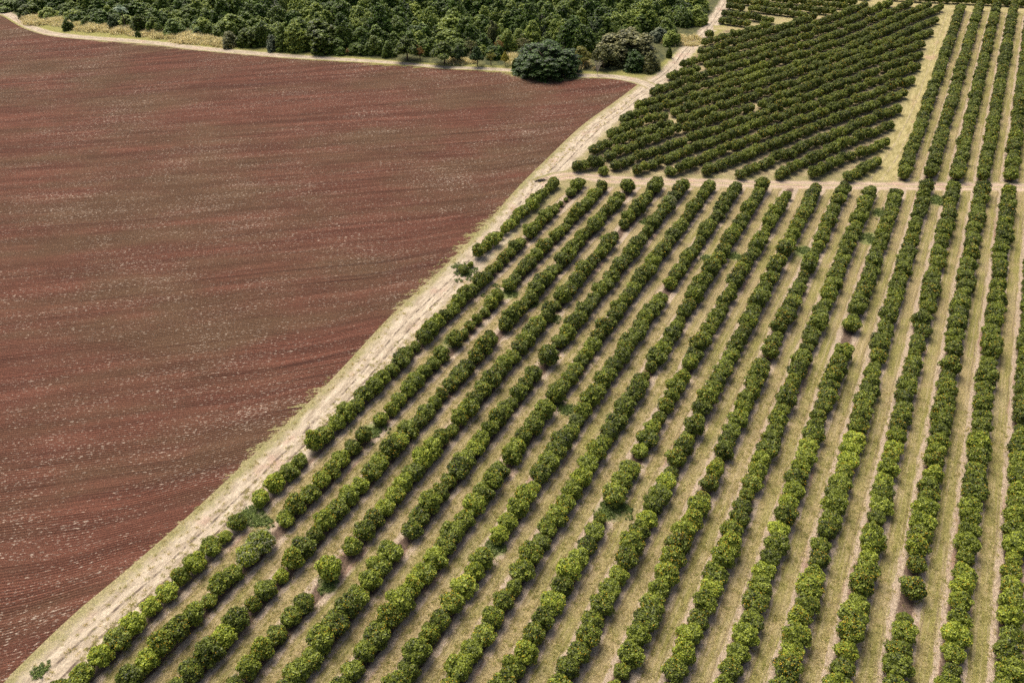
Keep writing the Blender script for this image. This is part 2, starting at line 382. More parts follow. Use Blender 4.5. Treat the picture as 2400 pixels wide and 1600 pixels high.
ICO_V = np.array([(0, 0, 1)] + [(math.cos(i * 2 * math.pi / 5) * .894, math.sin(i * 2 * math.pi / 5) * .894, .447) for i in range(5)] +
                 [(math.cos((i + .5) * 2 * math.pi / 5) * .894, math.sin((i + .5) * 2 * math.pi / 5) * .894, -.447) for i in range(5)] + [(0, 0, -1)])
ICO_F = np.array([(0, 1 + i, 1 + (i + 1) % 5) for i in range(5)] + [(1 + i, 6 + i, 1 + (i + 1) % 5) for i in range(5)] +
                 [(6 + i, 6 + (i + 1) % 5, 1 + (i + 1) % 5) for i in range(5)] + [(11, 6 + (i + 1) % 5, 6 + i) for i in range(5)])
OCT_V = np.array([(1, 0, 0), (-1, 0, 0), (0, 1, 0), (0, -1, 0), (0, 0, 1), (0, 0, -1)], float)
OCT_F = np.array([(0, 2, 4), (2, 1, 4), (1, 3, 4), (3, 0, 4), (2, 0, 5), (1, 2, 5), (3, 1, 5), (0, 3, 5)])

def norm(a): return a / (np.linalg.norm(a, axis=-1, keepdims=True) + 1e-9)

def leaves(pos, out, L, W, rs, up=.35, jit=.75):
    n = len(pos)
    nn = norm(out + np.array([0, 0, up]) + rs.normal(size=(n, 3)) * jit)
    a = norm(np.cross(nn, rs.normal(size=(n, 3)))); b = np.cross(nn, a)
    sc_ = rs.uniform(.7, 1.3, (n, 1))
    V = np.stack([pos - a * L * sc_, pos + b * W * sc_ - nn * W * .2, pos + a * L * sc_, pos - b * W * sc_ - nn * W * .2], 1).reshape(-1, 3)
    return V, np.arange(4 * n).reshape(n, 4)

def build_crown(name, clumps, per_m2, L, W, mat, rs, core=.78, jit=.75, up=.35, drape=0.0):
    """clumps: list of (centre, (rx, ry, rz)); leaves over each clump's outside and a closed leafy core in it"""
    VV, FQ, FT, lq, lt = [], [], [], [], []; off = 0
    cen = np.mean([c for c, _ in clumps], axis=0)
    C = np.array([c for c, _ in clumps]); RR = np.array([r for _, r in clumps])
    for c, r in clumps:
        c = np.array(c); r = np.array(r); tone = rs.uniform(-.16, .16)
        n = max(6, int(per_m2 * 4 * math.pi * np.mean(r) ** 2))
        d = norm(rs.normal(size=(n, 3))); d[:, 2] = np.where(d[:, 2] < -.35, -d[:, 2], d[:, 2])
        p = c + d * r * rs.uniform(.88, 1.12, (n, 1))
        # drop leaves buried deep in other clumps
        q = (p[:, None, :] - C[None]) / RR[None]; ok = (np.sum((np.linalg.norm(q, axis=2) < .72), axis=1) == 0) & (p[:, 2] > .05)
        p, d = p[ok], d[ok]
        if drape: p = p - np.array([0, 0, 1]) * rs.uniform(0, drape, (len(p), 1))
        if len(p):
            v, f_ = leaves(p, d, L, W, rs, up, jit); VV.append(v); FQ.append(f_ + off); off += len(v)
            lq.append(np.clip(rs.beta(1.5, 1.7, len(f_)) + tone, 0, 1))
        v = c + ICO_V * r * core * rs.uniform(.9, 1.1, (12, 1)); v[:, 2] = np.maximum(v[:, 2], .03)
        VV.append(v); FT.append(ICO_F + off); off += 12; lt.append(np.full(20, rs.uniform(0, .03)))  # core coloured near black: painted shade in the gaps between leaves
    return mesh_np(name, np.vstack(VV), [np.vstack(FQ), np.vstack(FT)], [mat], attrs={'lv': ('FACE', np.concatenate(lq + lt))})

def tube(path, radii, n=6):
    V, Fq = [], []; path = [np.array(p, float) for p in path]
    for i, (p, r) in enumerate(zip(path, radii)):
        t = path[min(i + 1, len(path) - 1)] - path[max(i - 1, 0)]; t = t / (np.linalg.norm(t) + 1e-9)
        a = np.cross(t, (0.3, 1, .1)); a /= np.linalg.norm(a) + 1e-9; b = np.cross(t, a)
        for k in range(n):
            th = 2 * math.pi * k / n; V.append(p + (a * math.cos(th) + b * math.sin(th)) * r)
    for i in range(len(path) - 1):
        for k in range(n): Fq.append((i * n + k, i * n + (k + 1) % n, (i + 1) * n + (k + 1) % n, (i + 1) * n + k))
    return np.array(V), np.array(Fq)

def join_tubes(ts):
    V, Fq, off = [], [], 0
    for v, f_ in ts: V.append(v); Fq.append(f_ + off); off += len(v)
    return np.vstack(V), np.vstack(Fq)

def trunk_mesh(name, h, r, spread, rs, mat, limbs=5, twigs=0, h0=.35):
    ts = [tube([(0, 0, -.1), (rs.uniform(-.03, .03) * h, rs.uniform(-.03, .03) * h, h * h0), (rs.uniform(-.06, .06) * h, rs.uniform(-.06, .06) * h, h * .8)], [r, r * .75, r * .25])]
    for i in range(limbs):
        a = i * 2.4 + rs.uniform(-.4, .4); z0 = h * h0 * rs.uniform(.7, 1.3); zz = h * rs.uniform(.65, .95); s_ = spread * rs.uniform(.5, 1)
        e = np.array([math.cos(a) * s_, math.sin(a) * s_, zz])
        mid = np.array([math.cos(a) * s_ * .5, math.sin(a) * s_ * .5, (z0 + zz) / 2 + .05 * h])
        ts.append(tube([(0, 0, z0), mid, e], [r * .5, r * .33, r * .12], 5))
        for j in range(twigs):
            st = mid + (e - mid) * rs.uniform(-.3, .9); dd = norm(np.array([rs.normal(), rs.normal(), rs.uniform(.3, 1.4)])) * spread * rs.uniform(.2, .5)
            ts.append(tube([st, st + dd * .5 + rs.normal(size=3) * .1, st + dd], [r * .16, r * .1, r * .04], 3))
    v, f_ = join_tubes(ts)
    return mesh_np(name, v, [f_], [mat])

BARK = flat_mat('bark', hexc('5a4a3c')); PALEBARK = flat_mat('pale_bark', hexc('b5ab9e'))
ORANGE = flat_mat('orange_skin', (0.75, 0.46, 0.035), .45, .2)
CITRUS = leaf_mat('citrus_leaves', hexc('121b09'), hexc('838f30'), (hexc('445610'), hexc('c4ce48')), .12)

def orange_clumps(rs, R=1.95, H=3.3):
    cl = []; n = 34
    for i in range(n):
        z = 1 - (i + .5) / n * 1.75; ph = i * 2.39996 + rs.uniform(-.3, .3)
        rr = math.sqrt(max(0, 1 - z * z)); 
        r = rs.uniform(.36, .78)
        k = rs.uniform(.64, .93)
        c = (math.cos(ph) * rr * (R - .25) * k, math.sin(ph) * rr * (R - .25) * k, H * .52 + z * (H * .52 - .35) * (k + .1))
        cl.append((c, (r, r, r * rs.uniform(.75, 1.0))))
    for i in range(4): cl.append(((rs.uniform(-.5, .5), rs.uniform(-.5, .5), H * rs.uniform(.3, .6)), (R * .55, R * .55, H * .3)))
    return cl

def fruit_arrays(clumps, rs, n):
    V, Fc = [], []; C = np.array([c for c, _ in clumps[:-4]]); RR = np.array([r for _, r in clumps[:-4]]); k = 0; pick = rs.permutation(len(C))[:14]
    for i in range(n * 3):
        j = rs.randint(len(C)) if rs.rand() < .35 else pick[rs.randint(14)]; d = norm(rs.normal(size=3)); d[2] = d[2] if d[2] > -.5 else -d[2]
        p = C[j] + d * RR[j] * 1.06
        if np.sum(np.linalg.norm((p - C) / RR, axis=1) < .98) > 0: continue
        if p[2] < .3: continue
        V.append(p + OCT_V * rs.uniform(.06, .095)); Fc.append(OCT_F + 6 * k); k += 1
        if k >= n: break
    return np.vstack(V), np.vstack(Fc)

VINEM = leaf_mat('dry_vine', hexc('6f7752'), hexc('b4b28e'), None, .3)
def vine_mesh():
    rs = np.random.RandomState(9); n = 240; d = norm(rs.normal(size=(n, 3))); d[:, 2] = abs(d[:, 2]); p = d * np.array([2.0, 2.0, 1.75]) * rs.uniform(.92, 1.05, (n, 1)) + np.array([0, 0, 1.75])
    v, f_ = leaves(p, d, .26, .05, rs, .2, .6)
    return mesh_np('vine', v, [f_], [VINEM], attrs={'lv': ('FACE', rs.uniform(0, 1, n))})
VINE = vine_mesh()
NV = 12
O_CROWN, O_FRUIT, O_FAR, O_TRUNK = [], [], [], []
for i in range(NV):
    rs = np.random.RandomState(100 + i)
    cl = orange_clumps(rs, 1.95 + rs.uniform(-.12, .15), 3.3 + rs.uniform(-.2, .3))
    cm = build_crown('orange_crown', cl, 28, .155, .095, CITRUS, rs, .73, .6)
    O_CROWN.append(cm)
    fv, ff_ = fruit_arrays(cl, rs, [20, 50, 75, 35, 60, 10, 95, 42, 28, 8, 64, 30][i])
    O_FRUIT.append(mesh_np('orange_fruit', fv, [ff_], [ORANGE]))
    O_TRUNK.append(trunk_mesh('orange_trunk', 2.2, .11, 1.1, rs, BARK, 4))
    # one mesh with crown and fruit for the far part of the orchard
    nvc = len(cm.vertices); cv = np.zeros(nvc * 3, np.float32); cm.vertices.foreach_get('co', cv)
    q4 = np.array([p.vertices[:] for p in cm.polygons if len(p.vertices) == 4]); q3 = np.array([p.vertices[:] for p in cm.polygons if len(p.vertices) == 3])
    lv = np.zeros(len(cm.polygons), np.float32); cm.attributes['lv'].data.foreach_get('value', lv)
    m3 = mesh_np('orange_far', np.vstack([cv.reshape(-1, 3), fv]), [q4, q3, ff_ + nvc], [CITRUS, ORANGE],
                 np.concatenate([np.zeros(len(q4) + len(q3)), np.ones(len(ff_))]), {'lv': ('FACE', np.concatenate([lv, np.zeros(len(ff_))]))})
    O_FAR.append(m3)

# ---------------------------------------------------------------- where the orange trees stand
# each row of the straight block: stretches of trees, given by the height in the photo of their first and last crown
ROWS = {
 1: [(426, 545), (559, 588), (610, 624)],
 2: [(424, 541), (562, 1036), (1074, 1162), (1218, 1700)],
 3: [(436, 594), (610, 662), (690, 794), (828, 976), (1018, 1213), (1272, 1700)],
 4: [(436, 441), (463, 756), (792, 833), (856, 1700)],
 5: [(430, 520), (551, 1274), (1336, 1337), (1406, 1700)],
 6: [(434, 795), (832, 833), (876, 1234), (1294, 1700)],
 7: [(434, 922), (957, 1064), (1100, 1700)],
 8: [(434, 660), (694, 1250), (1304, 1700)],
 9: [(436, 1082), (1118, 1700)],
 10: [(452, 848), (880, 902), (927, 1051), (1096, 1157), (1210, 1700)],
 11: [(443, 1700)], 12: [(440, 822), (854, 1700)], 13: [(446, 1700)],
 14: [(452, 757), (824, 1700)], 15: [(436, 1700)], 16: [(440, 1700)],
 17: [(440, 1317), (1376, 1378), (1440, 1700)], 18: [(440, 1700)], 19: [(444, 1700)], 20: [(446, 1700)], 21: [(448, 1700)], 22: [(448, 1700)]}
ROWS_FAR = {14: [(405, 15)], 15: [(402, 302), (288, 15)], 16: [(408, 17)], 17: [(408, 18)], 18: [(408, 19)], 19: [(408, 20)], 20: [(410, 20)]}
SMALL = {(1, 610), (1, 622), (1, 540), (2, 463), (3, 740), (3, 770), (2, 470), (4, 930), (5, 1000), (17, 1440), (10, 1212), (2, 1243)}
trees = []            # x, y, row, scale, block
def jitter(x, y, a=.28): return x + rnd.uniform(-a, a), y + rnd.uniform(-a, a)
for N, segs in ROWS.items():
    for y0, y1 in segs:
        s0, s1 = row_s_at_y(N, y0), row_s_at_y(N, y1); n = max(1, round(abs(s0 - s1) / SP) + 1)
        for i in range(n):
            s_ = s0 + (s1 - s0) * (i / (n - 1) if n > 1 else 0)
            x, y = jitter(*row_pt(N, s_)); px, py, dep = pix(x, y, 1.8)
            if px < -150 or px > 2560 or py > 1720: continue
            sc_ = rnd.uniform(.88, 1.17) * (1.12 if n == 1 else 1)
            if N < 4: sc_ *= .93
            if rnd.random() < .07 and n > 4: sc_ *= .74
            for (a, b) in SMALL:
                if a == N and abs(b - py) < 14: sc_ *= .68
            trees.append([x, y, N, sc_, 'near'])
for N, segs in ROWS_FAR.items():
    for y0, y1 in segs:
        s0, s1 = row_s_at_y(N, y0), row_s_at_y(N, y1); n = max(1, round(abs(s0 - s1) / SP) + 1)
        for i in range(n):
            x, y = jitter(*row_pt(N, s0 + (s1 - s0) * i / (n - 1))); px, py, dep = pix(x, y, 1.8)
            if px < 2560: trees.append([x, y, N, rnd.uniform(.92, 1.18), 'far'])

U = [
 [(1991, 411), (2014, 399), (2037, 385), (2056, 378)],
 [(1909, 404), (1949, 383), (1981, 366), (2025, 355), (2073, 332)],
 [(1826, 406), (1861, 389), (1891, 374), (1930, 355), (1968, 339), (2006, 322), (2054, 305), (2086, 292)],
 [(1738, 405), (1757, 395), (1796, 378), (1830, 362), (1857, 357), (1882, 342), (1910, 330), (1949, 316), (1987, 300), (2016, 288), (2058, 272), (2102, 255)],
 [(1656, 397), (1683, 387), (1700, 380), (1734, 366), (1763, 355), (1792, 343), (1824, 332), (1849, 322), (1882, 309), (1910, 296), (1945, 284), (1977, 272), (2006, 259), (2044, 246), (2083, 230), (2117, 219)],
 [(1574, 399), (1602, 389), (1625, 380), (1650, 366), (1683, 353), (1712, 343), (1742, 330), (1765, 322), (1801, 311), (1834, 297), (1872, 284), (1907, 269), (1949, 253), (1987, 240), (2025, 225), (2064, 211), (2098, 198), (2136, 188)],
 [(1493, 397), (1526, 383), (1558, 372), (1587, 359), (1625, 345), (1673, 328), (1706, 316), (1733, 305), (1763, 292), (1819, 274), (1853, 263), (1872, 257), (1910, 244), (1949, 230), (1987, 213), (2025, 198), (2064, 184), (2100, 172), (2149, 155)],
 [(1445, 386), (1472, 374), (1501, 362), (1530, 355), (1558, 345), (1587, 334), (1625, 322), (1654, 309), (1683, 299), (1711, 290), (1740, 281), (1777, 267), (1815, 254), (1857, 240), (1884, 228), (1907, 220), (1930, 211), (1955, 202), (1983, 192), (2006, 184), (2050, 166), (2082, 156), (2106, 148), (2130, 139), (2156, 126)],
 [(1430, 362), (1453, 352), (1478, 343), (1501, 334), (1520, 326), (1549, 316), (1585, 303)],
 [(1608, 299), (1625, 293), (1645, 287), (1673, 276), (1700, 268), (1717, 263), (1740, 256), (1759, 249)],
 [(1786, 244), (1807, 233), (1830, 226), (1853, 217), (1878, 207), (1901, 198), (1922, 190), (1947, 179), (1970, 171), (1995, 163), (2018, 152), (2042, 144), (2066, 137), (2098, 127), (2122, 118), (2146, 108), (2160, 103)],
 [(1392, 350), (1422, 337), (1438, 331), (1465, 322), (1491, 315), (1511, 307), (1539, 296), (1568, 289)],
 [(1598, 280), (1616, 273), (1637, 267), (1654, 259), (1683, 248), (1706, 243), (1729, 235), (1765, 224), (1782, 217), (1815, 208), (1841, 200), (1859, 195), (1882, 187), (1905, 179), (1930, 170), (1949, 161), (1971, 152), (2003, 140), (2018, 133), (2050, 121), (2082, 109), (2114, 97), (2146, 86), (2178, 75)],
 [(1434, 313), (1463, 300), (1482, 292), (1507, 283), (1530, 277), (1553, 269)],
 [(1583, 261), (1606, 252), (1629, 244), (1654, 236), (1688, 225), (1721, 214), (1752, 205), (1778, 197), (1805, 186), (1829, 179), (1853, 172), (1880, 164), (1901, 157), (1939, 144), (1963, 136), (1987, 128), (2010, 120), (2042, 109), (2066, 99), (2090, 89), (2114, 79), (2138, 69), (2162, 58), (2191, 46)],
 [(1463, 278), (1482, 268), (1499, 263), (1528, 256), (1549, 249), (1577, 241), (1606, 231), (1629, 225), (1654, 217), (1683, 207), (1702, 200), (1730, 191), (1765, 180), (1797, 172), (1821, 165), (1850, 157), (1869, 150), (1893, 142), (1920, 135), (1944, 127), (1964, 119), (1995, 109), (2018, 99), (2042, 88), (2058, 80), (2082, 70), (2098, 63), (2122, 52), (2146, 41), (2170, 32), (2203, 18)],
]
U13 = [(1497, 246), (1520, 240), (1545, 232), (1562, 227), (1583, 219), (1606, 210), (1625, 204), (1644, 199), (1673, 190), (1709, 179), (1733, 172), (1757, 165), (1781, 157), (1805, 149), (1829, 142), (1861, 132), (1885, 126), (1907, 118), (1931, 110), (1971, 97), (1995, 88), (2018, 79), (2034, 72), (2058, 63), (2074, 55), (2098, 44), (2122, 33), (2138, 27), (2162, 16), (2175, 9)]
U.append(U13)
clip = np.array([at(a, b, 1.5)[:2] for a, b in [(1490, 252), (1530, 205), (1552, 188), (1590, 165), (1600, 142), (1632, 130), (1640, 105), (1655, 78), (1712, 74), (1775, 58), (1850, 50), (1925, 36), (2030, 10), (2180, 4), (2300, -20), (2300, 300)]])
def along(pts, sp):
    out = []; pts = [Vector(p) for p in pts]; L = [0]
    for a, b in zip(pts, pts[1:]): L.append(L[-1] + (b - a).length)
    n = max(1, round(L[-1] / sp))
    for i in range(n + 1):
        d = L[-1] * i / n
        for j in range(len(pts) - 1):
            if L[j + 1] >= d - 1e-6: out.append(pts[j].lerp(pts[j + 1], (d - L[j]) / max(1e-6, L[j + 1] - L[j]))); break
    return out
for r in U:
    W_ = [tuple(at(a, b, 1.9)[:2]) for a, b in r]
    for p in along(W_, 3.25): trees.append([*jitter(p.x, p.y, .25), 0, rnd.uniform(.86, 1.04), 'far'])
base = np.array([tuple(at(a, b, 1.9)[:2]) for a, b in U13])
k_ = np.ones(3) / 3; sm = np.stack([np.convolve(np.pad(base[:, i], 1, 'edge'), k_, 'valid') for i in (0, 1)], 1)
ext = np.vstack([sm[0] - (sm[4] - sm[0]) * 3, sm, sm[-1] + (sm[-1] - sm[-5]) * 2])
for k in range(1, 13):
    T = np.gradient(ext, axis=0); T /= np.linalg.norm(T, axis=1)[:, None]
    o = ext + np.stack([-T[:, 1], T[:, 0]], 1) * 6.9 * k
    for p in along([tuple(x) for x in o], 3.25):
        if sdist(clip, np.array(p.x), np.array(p.y)) > .5 and rnd.random() > .006:
            trees.append([*jitter(p.x, p.y, .25), 0, rnd.uniform(.86, 1.04), 'far'])
for a, b in [((1415, 396), (1415, 396)), ((1355, 389), (1406, 376)), ((1583, 171), (1583, 171)),
             ((1693, 46), (1750, 55)), ((1700, 29), (1806, 46)), ((1710, 13), (1738, 17)), ((1762, 18), (1886, 34)), ((1712, -1), (1950, 27)), ((1720, -14), (1980, 14)), ((1725, -26), (2000, 3)), ((1730, -38), (2030, -9)),
             ((2085, -8), (2440, 9)), ((2085, -18), (2460, -1)), ((2080, -28), (2480, -11)), ((2080, -38), (2500, -21)), ((2080, -48), (2500, -31))]:
    for p in (along([tuple(at(*a, 1.9)[:2]), tuple(at(*b, 1.9)[:2])], 2.8) if a != b else [at(*a, 1.9)]):
        trees.append([*jitter(p.x, p.y, .15), 0, rnd.uniform(.88, 1.05), 'far'])

# how bright each tree's leaves are: patches of lime trees, most are dark
LIME = [(350, 1545, .8), (225, 1560, .7), (255, 1530, .55), (310, 1465, .6), (345, 1410, .55), (600, 1160, .9), (630, 1130, .5), (735, 1025, .7), (770, 990, .6), (800, 960, .5), (888, 975, .8), (915, 950, .45), (960, 900, .5), (850, 870, .4),
        (1985, 1035, 1.), (1990, 1060, .8), (1600, 875, .6), (1575, 900, .35), (1995, 960, .6), (1745, 975, .7), (1725, 1000, .45), (1765, 940, .35), (770, 1336, .65), (1190, 540, .7), (1215, 520, .4), (1850, 560, .7), (1868, 585, .6), (1990, 515, .6),
        (1975, 810, .8), (1960, 840, .5), (590, 1500, .6), (610, 1520, .4), (1175, 1060, .3), (1700, 1160, .4), (2430, 430, .4), (1370, 1240, .4), (1340, 1290, .5), (1040, 1480, .4), (2000, 1560, .4), (1160, 700, .5), (2070, 340, .7), (2060, 345, .5),
        (2125, 410, .5), (1780, 530, .6), (1770, 560, .5), (1260, 480, .4), (1310, 470, .4), (1120, 620, .8), (980, 1080, .6), (1000, 1060, .5), (900, 1180, .5), (930, 1140, .4), (1640, 155, .5), (1770, 165, .8), (1760, 170, .5), (2065, 20, .7)]
def tint_of(px, py):
    t = max(0, rnd.gauss(.16, .14))
    for a, b, c in LIME:
        if abs(px - a) < 24 and abs(py - b) < 20: t = max(t, c * .68)
    edge = max(0, 1 - (px * .0 + max(0, (px - (1302 - 1.04 * (py - 431)))) / 190)) * .22     # the outer rows by the track are paler
    return min(1, t + edge * (1 if py > 420 else 0))
vis = []
for t in trees:
    px, py, dep = pix(t[0], t[1], 1.8); t += [px, py, dep, tint_of(px, py), None]
inframe = [t for t in trees if 6 < t[5] < 2394 and t[6] < 1594 and t[4] == 'near']
inframe.sort(key=lambda t: t[7])
def nearest(a, b): return min(inframe, key=lambda t: (t[5] - a) ** 2 + (t[6] - b) ** 2)
VINED = [nearest(598, 1282), nearest(575, 1302), nearest(1562, 474)]
VINED[0][9] = 'big orange tree overgrown with pale grey vines, beside the second gap by the track'
VINED[1][9] = 'vine clad grey green orange tree just below the big vine covered one'
VINED[2][9] = 'distant orange tree wrapped in whitish vines near the cross track'
nearest(770, 1336)[9] = 'lone bright green orange tree with bare ground at both its sides'
nearest(2138, 1378)[9] = 'lone dark green orange tree between two gaps near the right edge'
nearest(2138, 1378)[8] = .05; VINED[0][3] *= 1.2; VINED[0][8] = .2; VINED[2][3] *= 1.1
named = [t for t in inframe if t is not VINED[2]][:299] + [VINED[2]]; ids = {id(t) for t in named}
rest = [t for t in trees if id(t) not in ids]

ORD = lambda n: f"{n}{'th' if 10 <= n % 100 <= 20 else {1: 'st', 2: 'nd', 3: 'rd'}.get(n % 10, 'th')}"
def look(t):
    v = t[8]
    return 'bright lime green' if v > .5 else 'light green' if v > .3 else 'mid green' if v > .14 else 'dark green'
GR = 'orange trees standing in straight rows across the orchard'
byrow = {}
for t in named: byrow.setdefault(t[2], []).append(t)
VIS_MIN = min(byrow)
for N in sorted(byrow):
    L = sorted(byrow[N], key=lambda t: -t[6])
    for i, t in enumerate(L):
        vi = rnd.randrange(NV)
        e = bpy.data.objects.new('orange_tree', None); COL.objects.link(e); e.empty_display_size = .5
        e.location = (t[0], t[1], 0); e.rotation_euler = (0, 0, rnd.uniform(0, 6.28)); e.scale = (t[3], t[3], t[3] * rnd.uniform(.85, 1.15))
        gap = None
        if i + 1 < len(L) and math.hypot(L[i + 1][0] - t[0], L[i + 1][1] - t[1]) > 5.2: gap = 'just before a gap'
        rowtxt = 'row beside the dirt track' if N == 2 else f'{ORD(N - 1)} row from dirt track'
        lab = f"{look(t)} orange tree, {ORD(i + 1)} from bottom edge in {rowtxt}" if i else f"{look(t)} orange tree at the photo's bottom edge in {rowtxt}"
        if t[9]: lab = t[9]
        tag(e, lab, 'orange tree', GR)
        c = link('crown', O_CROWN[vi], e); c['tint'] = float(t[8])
        link('trunk', O_TRUNK[vi], e)
        fo = link('fruit', O_FRUIT[vi], e); fo['kind'] = 'stuff'
        if any(t is q for q in VINED): link('vine', VINE, e)

# ---------------------------------------------------------------- instancing for what nobody could count
def scatter(name, meshes, pts, label, cat, extra=None):
    """pts: x, y, z, rot, sx, sz, variant, tint -> ONE object made of instances"""
    A = np.array(pts, float); me = bpy.data.meshes.new(name); me.vertices.add(len(A)); me.vertices.foreach_set('co', A[:, :3].astype(np.float32).ravel())
    for k, col in (('rot', 3), ('sx', 4), ('sz', 5), ('tint', 7)):
        a = me.attributes.new(k, 'FLOAT', 'POINT'); a.data.foreach_set('value', A[:, col].astype(np.float32))
    a = me.attributes.new('vi', 'INT', 'POINT'); a.data.foreach_set('value', A[:, 6].astype(np.int32))
    o = link(name, me); tag(o, label, cat, None, 'stuff')
    ng = bpy.data.node_groups.new(name, 'GeometryNodeTree')
    ng.interface.new_socket('Geometry', in_out='INPUT', socket_type='NodeSocketGeometry'); ng.interface.new_socket('Geometry', in_out='OUTPUT', socket_type='NodeSocketGeometry')
    gi, go = ng.nodes.new('NodeGroupInput'), ng.nodes.new('NodeGroupOutput')
    jn = ng.nodes.new('GeometryNodeJoinGeometry')
    for m in meshes:
        src = bpy.data.objects.new(m.name + '_source', m)
        oi = ng.nodes.new('GeometryNodeObjectInfo'); oi.inputs['Object'].default_value = src; oi.inputs['As Instance'].default_value = True
        ng.links.new(oi.outputs['Geometry'], jn.inputs[0])
    ip = ng.nodes.new('GeometryNodeInstanceOnPoints'); ip.inputs['Pick Instance'].default_value = True
    def na(k, dt='FLOAT'):
        n = ng.nodes.new('GeometryNodeInputNamedAttribute'); n.data_type = dt; n.inputs['Name'].default_value = k; return n.outputs['Attribute']
    ng.links.new(gi.outputs[0], ip.inputs['Points']); ng.links.new(jn.outputs[0], ip.inputs['Instance']); ng.links.new(na('vi', 'INT'), ip.inputs['Instance Index'])
    cx = ng.nodes.new('ShaderNodeCombineXYZ'); ng.links.new(na('rot'), cx.inputs[2])
    er = ng.nodes.new('FunctionNodeEulerToRotation'); ng.links.new(cx.outputs[0], er.inputs[0]); ng.links.new(er.outputs[0], ip.inputs['Rotation'])
    cs = ng.nodes.new('ShaderNodeCombineXYZ'); sx = na('sx')
    ng.links.new(sx, cs.inputs[0]); ng.links.new(sx, cs.inputs[1]); ng.links.new(na('sz'), cs.inputs[2]); ng.links.new(cs.outputs[0], ip.inputs['Scale'])
    ng.links.new(ip.outputs[0], go.inputs[0])
    md = o.modifiers.new('scatter', 'NODES'); md.node_group = ng
    return o

scatter('orange_grove', O_FAR, [(t[0], t[1], 0, rnd.uniform(0, 6.28), t[3], t[3] * rnd.uniform(.86, 1.16), rnd.randrange(NV), t[8]) for t in rest],
        'remaining orange trees of the orchard, in rows further up the slope', 'orange grove')

# ---------------------------------------------------------------- forest
G_DK = leaf_mat('deep_green_leaves', hexc('151f09'), hexc('627c34'))
G_MD = leaf_mat('green_leaves', hexc('1a280a'), hexc('8a9c36'))
G_LT = leaf_mat('light_green_leaves', hexc('304618'), hexc('9cb24e'))
G_OL = leaf_mat('olive_leaves', hexc('363c1c'), hexc('959450'))
G_TL = leaf_mat('teal_leaves', hexc('16240c'), hexc('638038'))
G_YL = leaf_mat('yellow_green_leaves', hexc('5c6022'), hexc('b2a94a'))
G_BY = leaf_mat('bright_yellow_leaves', hexc('7c7a22'), hexc('cfc24c'))
G_SV = leaf_mat('silvery_leaves', hexc('3e4a30'), hexc('a2ab86'))
G_OR = leaf_mat('rusty_leaves', hexc('5a4628'), hexc('b0823e'))
G_BR = leaf_mat('brown_grey_leaves', hexc('404220'), hexc('a8a46a'))
FM = leaf_mat('forest_leaves', hexc('142208'), hexc('7a9832'), (hexc('465e1c'), hexc('c8d25c')))

def dome_clumps(rs, domes, dens=1.0, rc=(.8, 1.5)):
    cl = []
    for (x, y, zb, R, H) in domes:
        n = int(dens * (10 + 7 * R))
        for i in range(n):
            u = (i + .5) / n; z = 1 - u * 1.0; ph = i * 2.39996 + rs.uniform(-.4, .4); rr = (1 - z ** 2.2) ** .5
            r = rs.uniform(*rc) * min(1, R / 3.0 + .35)
            cl.append(((x + math.cos(ph) * rr * R * rs.uniform(.75, .95), y + math.sin(ph) * rr * R * rs.uniform(.75, .95), max(.5 * r, zb + (H - zb) * z * rs.uniform(.86, 1.0) - r * .6)),
                       (r, r, r * rs.uniform(.7, 1.15))))
        cl.append(((x, y, zb + (H - zb) * .35), (R * .62, R * .62, (H - zb) * .42)))
    return cl

def lush(name, seed, w=5.0, h=12.0, mat=FM, nd=4, zb=0.3, L=.27, W=.17, per=6.5, dens=1.7, drape=.4, rc=(.5, 1.05)):
    rs = np.random.RandomState(seed); domes = [(0, 0, zb, w * .62, h)]
    for i in range(nd):
        a = i * 6.283 / nd + rs.uniform(-.5, .5); R = w * rs.uniform(.32, .5)
        domes.append((math.cos(a) * (w - R), math.sin(a) * (w - R), zb, R, h * rs.uniform(.5, .92)))
    return build_crown(name, dome_clumps(rs, domes, dens, rc), per, L, W, mat, rs, .8, .5, .35, drape)

# unit trees are 10 m wide and 12 m tall
V_LUSH = [lush('forest_crown', 200 + i, nd=3 + i % 3) for i in range(7)]
V_CONE = [lush('forest_crown', 240 + i, w=4.6, nd=5, mat=FM, drape=1.0, rc=(.45, .9)) for i in range(2)]
V_UMB = [lush('round_crown', 260 + i, nd=5, zb=5.2, per=6.5, rc=(.5, .95), L=.26, W=.16) for i in range(3)]
V_SHRUB = [lush('shrub_crown', 280 + i, w=4.6, h=11, nd=2, zb=.2, rc=(.7, 1.3), dens=1.2, L=.4, W=.26, per=3.4) for i in range(3)]
V_FICUS = lush('spreading_crown', 300, w=5.0, h=12, nd=9, zb=.5, L=.17, W=.11, per=13, dens=1.5, rc=(.42, .8), drape=.3)
V_SPARSE = [build_crown('sparse_crown', [((math.cos(i * 2.4) * 3.6 * (i / 26) ** .5 * rs.uniform(.8, 1.2), math.sin(i * 2.4) * 3.6 * (i / 26) ** .5, 5 + rs.uniform(0, 6) * (1 - i / 40)), (.9, .9, .8)) for i in range(26)],
                        3.2, .26, .15, FM, rs, .25, 1.0) for rs in [np.random.RandomState(400), np.random.RandomState(401)]]
T_STD = [trunk_mesh('trunk', 9.5, .38, 3.2, np.random.RandomState(500 + i), BARK, 6, 3) for i in range(3)]
T_PALE = trunk_mesh('pale_trunk', 12, .34, 4.2, np.random.RandomState(510), PALEBARK, 9, 9, .4)
T_TWIG = trunk_mesh('twigs', 11.5, .22, 4.4, np.random.RandomState(511), PALEBARK, 12, 12, .15)

